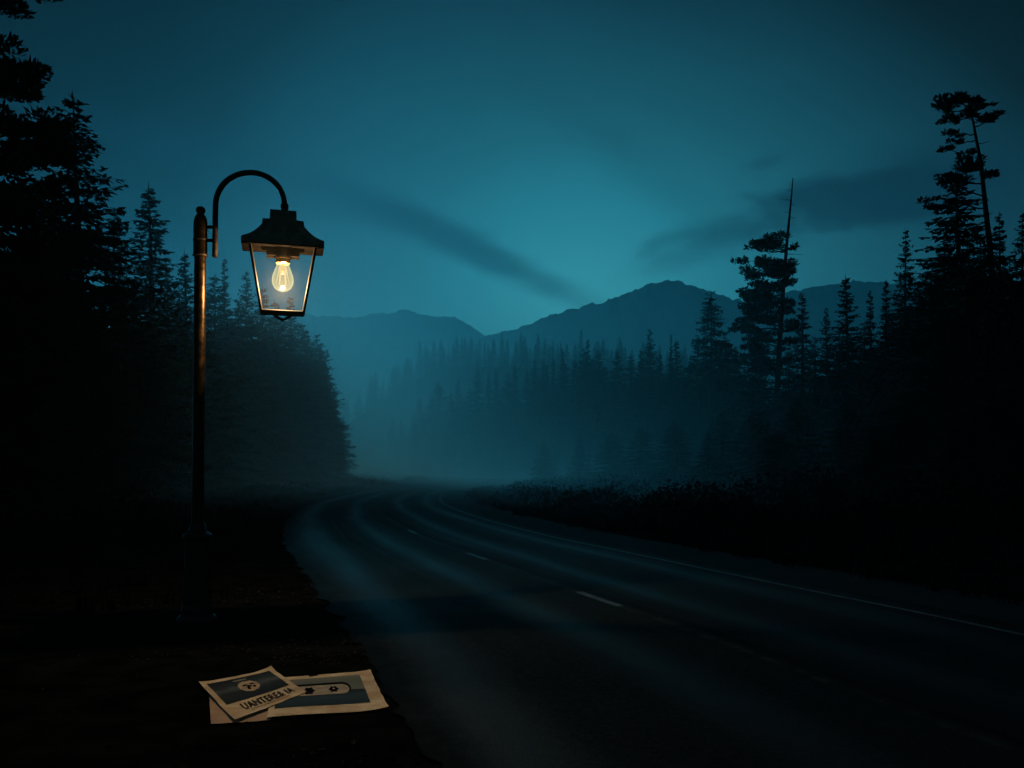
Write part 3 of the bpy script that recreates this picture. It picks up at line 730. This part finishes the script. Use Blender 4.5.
# frame: four slanting bars, a lower rim
def corner(sx, sy, t):        # t 0 top .. 1 bottom
    a = wl(31.2 + (20.2 - 31.2) * t); return Vector((sx * a, sy * a * DEP, zf(245 + (310.5 - 245) * t, a * DEP)))
b = MB()
for sx in (-1, 1):
    for sy in (-1, 1): b.tube([corner(sx, sy, 0), corner(sx, sy, 1)], .0145, 6)
cs = [corner(-1, -1, 1), corner(1, -1, 1), corner(1, 1, 1), corner(-1, 1, 1)]
for k in range(4): b.tube([cs[k], cs[(k + 1) % 4]], .0145, 6)
hd(b.build('lantern_frame', FRAME, lamp))
b = MB(); b.rect_loft([(wl(19.6), wl(19.6) * DEP, corner(1, 1, 1).z - .006), (wl(19.9), wl(19.9) * DEP, corner(1, 1, 1).z + .006)]); hd(b.build('shade_tray', FRAME, lamp))  # opaque plate added to keep bulb light off the ground below
b = MB()
tip = Vector((0, 0, zz(319.5)))
for k in range(4):
    c = cs[k] * .55; c.z = cs[k].z - .004; e = cs[k] * .34; e.z = zz(315.5)
    b.tube([Vector((cs[k].x * .6, cs[k].y * .6, cs[k].z)), Vector((c.x * .8, c.y * .8, cs[k].z - .012)), e, tip], [.012, .012, .012, .010], 6)
b.lathe([(.001, zz(321)), (.012, zz(320)), (.014, zz(318.5)), (.008, zz(317))], 10)
hd(b.build('bottom_finial', DARKIRON, lamp))
# glass
m, n = new_mat('dusty lantern glass')
tcs = n.node('ShaderNodeTexCoord').outputs['Object']
tp = n.node('ShaderNodeBsdfTransparent'); tp.inputs[0].default_value = (.97, .98, .97, 1)
gl = n.node('ShaderNodeBsdfGlossy'); gl.inputs['Roughness'].default_value = .08; gl.inputs[0].default_value = (.8, .8, .8, 1)
df = n.node('ShaderNodeBsdfTranslucent'); df.inputs[0].default_value = (.9, .85, .72, 1)
fr = n.node('ShaderNodeFresnel'); fr.inputs[0].default_value = 1.45
sepn = n.node('ShaderNodeSeparateXYZ'); n.put(sepn.inputs[0], tcs)
dust = n.add(n.mul(n.smooth(n.noise(tcs, 9, 6, .65), .35, .75), .0008), n.smooth(sepn.outputs[2], zz(285), zz(312), .0008, .004))
m1 = n.node('ShaderNodeMixShader'); n.put(m1.inputs[0], n.mul(fr.outputs[0], .3)); n.put(m1.inputs[1], tp.outputs[0]); n.put(m1.inputs[2], gl.outputs[0])
m2 = n.node('ShaderNodeMixShader'); n.put(m2.inputs[0], dust); n.put(m2.inputs[1], m1.outputs[0]); n.put(m2.inputs[2], df.outputs[0])
n.put(n.node('ShaderNodeOutputMaterial').inputs[0], m2.outputs[0])
GLASS = m
for (sa, sb) in (((-1, -1), (1, -1)), ((1, -1), (1, 1)), ((1, 1), (-1, 1)), ((-1, 1), (-1, -1))):
    V = [corner(*sa, .02), corner(*sb, .02), corner(*sb, .99), corner(*sa, .99)]
    V = [Vector((p.x * .985, p.y * .985, p.z)) for p in V]
    hd(link('pane', mesh('pane', V, [(0, 1, 2, 3)]), GLASS, lamp))
# bulb
BRASS = surf_mat('old brass socket', (0.25, 0.15, 0.06), (0.45, 0.28, 0.10), 20, .4, metal=.9, rough_var=.2)
b = MB(); b.lathe([(wl(7.8), zz(256.3)), (wl(7.8), zz(258)), (wl(7.0), zz(258.6)), (wl(7.0), zz(262.6)), (wl(5.8), zz(263.4))][::-1], 24, (0, 0)); hd(b.build('socket', BRASS, lamp, True))
m, n = new_mat('glowing bulb glass')
lw = n.node('ShaderNodeLayerWeight'); lw.inputs[0].default_value = .35
em = n.node('ShaderNodeEmission'); em.inputs[0].default_value = (1.0, .84, .42, 1)
n.put(em.inputs[1], n.add(.13, n.mul(lw.outputs['Facing'], .34)))
tp = n.node('ShaderNodeBsdfTransparent'); tp.inputs[0].default_value = (1, .95, .82, 1)
ads = n.node('ShaderNodeAddShader'); n.put(ads.inputs[0], em.outputs[0]); n.put(ads.inputs[1], tp.outputs[0])
n.put(n.node('ShaderNodeOutputMaterial').inputs[0], ads.outputs[0]); BULB = m
m, n = new_mat('hot filament')
em = n.node('ShaderNodeEmission'); em.inputs[0].default_value = (1.0, .84, .50, 1); em.inputs[1].default_value = .62
n.put(n.node('ShaderNodeOutputMaterial').inputs[0], em.outputs[0]); HOT = m
bp_ = [(5.6, 262), (6.3, 265), (8.2, 270), (10.0, 275), (10.6, 279.5), (10.1, 283.5), (8.2, 287.3), (5.2, 289.6), (2.0, 290.6), (.05, 290.8)]
b = MB(); b.lathe([(wl(a), zz(py)) for a, py in bp_][::-1], 32, cap0=False, cap1=False); bulb = hd(b.build('bulb', BULB, lamp, True))
b = MB(); NF = 6
for k in range(NF):
    a0, a1 = 2 * PI * k / NF, 2 * PI * (k + .5) / NF
    b.tube([(wl(3.0) * math.cos(a0), wl(3.0) * math.sin(a0), zz(265)), (wl(6.4) * math.cos(a0), wl(6.4) * math.sin(a0), zz(283))], .0042, 6)
    b.tube([(wl(6.4) * math.cos(a0), wl(6.4) * math.sin(a0), zz(283)), (wl(3.0) * math.cos(a1), wl(3.0) * math.sin(a1), zz(265))], .0042, 6)
link('filament', mesh('filament', b.v, b.f), HOT, bulb)
b = MB(); b.tube([(0, 0, zz(262)), (0, 0, zz(268)), (0, 0, zz(273))], [.016, .010, .006], 8)
link('stem', mesh('stem', b.v, b.f), BRASS, bulb)
pl = bpy.data.lights.new('bulb_light', 'POINT'); pl.energy = 230; pl.color = (1.0, .66, .34); pl.shadow_soft_size = .022
plo = bpy.data.objects.new('bulb_light', pl); COL.objects.link(plo); plo.parent = lamp; plo.location = (head_x, 0, zz(281))

# ------------------------------------------------------------------ papers on the verge
PAPER = surf_mat('yellowed paper', (0.66, 0.50, 0.34), (0.96, 0.83, 0.64), 5, .9, spec=.02, bump=.35, bump_scale=9, detail=8)
PAPER2 = surf_mat('faded pink brown paper', (0.52, 0.38, 0.30), (0.68, 0.52, 0.42), 7, .9, spec=.03, detail=8)
INK = surf_mat('black ink', (0.006, 0.006, 0.006), (0.02, 0.019, 0.018), 30, .95, spec=0.0)
def pic_mat(name, cols, sx, sy):
    m, n = new_mat(name); tcx = n.node('ShaderNodeUVMap').outputs[0]
    sp = n.node('ShaderNodeSeparateXYZ'); n.put(sp.inputs[0], tcx)
    nn = n.noise(n.comb(n.mul(sp.outputs[0], sx), n.mul(sp.outputs[1], sy), 0), 1.0, 7, .62)
    f = n.add(sp.outputs[1], n.mul(n.sub(nn, .5), .42))
    bs = n.node('ShaderNodeBsdfPrincipled'); n.put(bs.inputs['Base Color'], n.ramp(f, cols)); bs.inputs['Roughness'].default_value = .95; bs.inputs['Specular IOR Level'].default_value = .02
    n.put(n.node('ShaderNodeOutputMaterial').inputs[0], bs.outputs[0]); return m
PIC_NIGHT = pic_mat('night scene print', [(0.0, (.030, .042, .060)), (.35, (.045, .065, .09)), (.52, (.13, .17, .20)), (.64, (.05, .075, .10)), (1.0, (.028, .040, .055))], 3, 5)
PIC_SEA = pic_mat('faded water scene print', [(0.0, (.03, .06, .09)), (.30, (.045, .09, .13)), (.44, (.03, .06, .085)), (.50, (.24, .28, .27)), (.78, (.17, .22, .22)), (1.0, (.26, .29, .27))], 2, 11)
PALE = surf_mat('pale print', (0.50, 0.40, 0.30), (0.80, 0.66, 0.50), 22, .9, spec=.02)
GREYP = surf_mat('grey pale print', (0.42, 0.39, 0.33), (0.62, 0.56, 0.48), 16, .9, spec=.02)

class Sheet:
    """a curled sheet of paper spanned by four ground points (top-left, top-right, bottom-right, bottom-left); s to the right, t down"""
    def __init__(self, c, z, curl): self.c = [gnd(*p) for p in c]; self.z = z; self.curl = curl
    def P(self, s, t, lift=0.0):
        a, b_, c, d = self.c
        p = a * (1 - s) * (1 - t) + b_ * s * (1 - t) + c * s * t + d * (1 - s) * t
        return Vector((p.x, p.y, self.z + self.curl(s, t) + lift))
    def patch(self, name, mat, s0, s1, t0, t1, lift, n=24, edge=None, parent=None, thick=0.0):
        V, F, UV = [], [], []
        for j in range(n + 1):
            for i in range(n + 1):
                fs, ft = i / n, j / n; ds, dt = edge(fs, ft) if edge else (0, 0)
                V.append(self.P(s0 + (s1 - s0) * fs + ds, t0 + (t1 - t0) * ft + dt, lift)); UV.append((fs, 1 - ft))
        for j in range(n):
            for i in range(n):
                q = j * (n + 1) + i; F.append((q, q + n + 1, q + n + 2, q + 1))
        me = mesh(name, V, F, True); uv = me.uv_layers.new(name='UVMap')
        for lp_ in me.loops: uv.data[lp_.index].uv = UV[lp_.vertex_index]
        return link(name, me, mat, parent)
    def shape(self, name, mat, outline, lift, parent=None):
        """flat printed figure: a fan over an outline in sheet coordinates"""
        cs_ = sum(p[0] for p in outline) / len(outline); ct = sum(p[1] for p in outline) / len(outline)
        V = [self.P(cs_, ct, lift)] + [self.P(s_, t_, lift) for s_, t_ in outline]; k = len(outline)
        return link(name, mesh(name, V, [(0, i + 1, (i + 1) % k + 1) for i in range(k)]), mat, parent)
def ragged(seed, amp, nick=None):
    def e(fs, ft):
        ds = dt = 0.0
        if fs in (0.0, 1.0): ds = noise.noise(Vector((ft * 9, seed, fs))) * amp
        if ft in (0.0, 1.0): dt = noise.noise(Vector((fs * 9, seed + 4, ft))) * amp
        if nick and ft == 0.0 and abs(fs - nick) < .03: dt += .07
        return ds, dt
    return e
def ell(cs_, ct, a, b_, k=28, w=0.0, sd=0):
    return [(cs_ + a * math.cos(2 * PI * i / k) * (1 + w * noise.noise(Vector((i * .9, sd, 0)))), ct + b_ * math.sin(2 * PI * i / k) * (1 + w * noise.noise(Vector((i * .9, sd, 0))))) for i in range(k)]

# plain sheet underneath
C = Sheet([(209, 694), (287, 688), (270, 721), (211, 726)], .006, lambda s, t: .003 * math.sin(3 * s + 2 * t) + .003)
sh = C.patch('paper_sheet', PAPER2, 0, 1, 0, 1, 0, 20, ragged(1, .012))
tag(sh, 'blank brownish paper sheet mostly hidden under the poster with the round emblem', 'paper sheet')
# poster with the cassette-like plate on water
Bq = Sheet([(274, 679.5), (370.5, 672.5), (389, 711), (267, 720.5)], .010, lambda s, t: .006 * math.sin(5.2 * s + .6) * (t - .2) + .004 * t * t + .002 + .25 * max(0, s + t - 1.75) ** 2 + .25 * max(0, s - t - .78) ** 2)
pB = Bq.patch('poster', PAPER, 0, 1, 0, 1, 0, 40, ragged(5, .006, .40))
tag(pB, 'larger worn poster showing a pale rounded plate with two dark holes over water', 'poster')
pc = Bq.patch('picture', PIC_SEA, .05, .87, .10, .82, .0025, 30, ragged(9, .004), pB)
def stadium(s0, s1, tc_, h, sh_=0.0, k=10):
    o = []
    for i in range(k + 1):
        a = -PI / 2 + PI * i / k; o.append((s1 + h * .55 * math.cos(a), tc_ + h * math.sin(a) + sh_))
    for i in range(k + 1):
        a = PI / 2 + PI * i / k; o.append((s0 + h * .55 * math.cos(a), tc_ + h * math.sin(a)))
    return o
Bq.shape('plate_outline', INK, stadium(.22, .66, .42, .150), .0040, pc)  # dark printed outline around the top of the plate
Bq.shape('plate', GREYP, stadium(.22, .655, .455, .125), .0055, pc)
def star(c, a, b_, pts=6, inner=.72): return [(c[0] + a * (1 if i % 2 == 0 else inner) * math.cos(PI * i / pts), c[1] + b_ * (1 if i % 2 == 0 else inner) * math.sin(PI * i / pts)) for i in range(pts * 2)]
DKH = surf_mat('dark printed hole', (0.006, 0.006, 0.012), (0.018, 0.018, 0.028), 14, .95, spec=0.0)
Bq.shape('hole', DKH, star((.345, .465), .060, .105), .0070, pc)
Bq.shape('hole', DKH, star((.575, .455), .052, .085), .0070, pc)
Bq.shape('hole_centre', GREYP, ell(.577, .45, .010, .018, 12), .0085, pc)
# small poster with the pale round emblem and a line of lettering
A = Sheet([(198.5, 686.5), (271, 672.2), (306.5, 695.5), (234.5, 724.5)], .022, lambda s, t: .010 * (s - .5) ** 2 * 2 + .016 * max(0, t - .75) * (1 - s) + .003 * math.sin(6 * t) + .30 * max(0, s - t - .72) ** 2 + .22 * max(0, 1 - s - t - .80) ** 2)
pA = A.patch('poster', PAPER, 0, 1, 0, 1, 0, 30, ragged(3, .008))
tag(pA, 'smaller poster lying on top with a pale round emblem and a lettered lower margin', 'poster')
pc = A.patch('picture', PIC_NIGHT, .07, .93, .09, .665, .0025, 24, ragged(11, .003), pA)
A.shape('emblem', PALE, ell(.50, .385, .135, .150, 30, .12, 2), .0040, pc)
for (cx_, cy_, aa, bb, ro) in ((.50, .40, .030, .035, 0), (.455, .355, .040, .016, 0), (.55, .35, .034, .018, 0), (.47, .45, .022, .035, 0), (.555, .43, .020, .03, 0)):
    A.shape('emblem_mark', INK, ell(cx_, cy_, aa, bb, 14, .5, cx_ * 31), .0055, pc)
A.shape('cloud_print', surf_mat('cloud print', (.20, .22, .22), (.30, .31, .30), 20, .8), ell(.47, .175, .10, .022, 20, .5, 7), .0040, pc)
# lettering
fc = bpy.data.curves.new('lettering', 'FONT'); fc.body = 'UANTERE& IA'; fc.align_x = 'LEFT'; fc.offset = .010; fc.space_character = 1.08; fc.resolution_u = 2
fo = bpy.data.objects.new('lettering', fc); COL.objects.link(fo)
bpy.context.view_layer.update()
me = bpy.data.meshes.new_from_object(fo.evaluated_get(bpy.context.evaluated_depsgraph_get()))
bpy.data.objects.remove(fo); bpy.data.curves.remove(fc)
co_ = [v_.co.copy() for v_ in me.vertices]
x0, x1 = min(c.x for c in co_), max(c.x for c in co_); y0, y1 = min(c.y for c in co_), max(c.y for c in co_)
for v_, c in zip(me.vertices, co_):
    s_ = .20 + .70 * (c.x - x0) / (x1 - x0); t_ = .885 - .155 * (c.y - y0) / (y1 - y0)
    v_.co = A.P(s_, t_, .0045)
me.name = 'lettering'; link('lettering', me, INK, pA)
A.shape('rule_line', INK, [(.25, .925), (.80, .925), (.80, .933), (.25, .933)], .0045, pA)

# ------------------------------------------------------------------ render settings
S.view_settings.view_transform = 'Standard'; S.view_settings.look = 'None'; S.view_settings.exposure = 0; S.view_settings.gamma = 1
S.render.engine = 'CYCLES'
c = S.cycles
c.use_denoising = True
try: c.denoiser = 'OPENIMAGEDENOISE'
except Exception: pass
c.max_bounces = 6; c.diffuse_bounces = 2; c.glossy_bounces = 3; c.transparent_max_bounces = 16; c.volume_bounces = 1
c.volume_step_rate = 1.3; c.volume_max_steps = 256
c.sample_clamp_indirect = 2.0
c.use_adaptive_sampling = True; c.adaptive_threshold = 0.03; c.adaptive_min_samples = 24
print('trees', ntree[0])
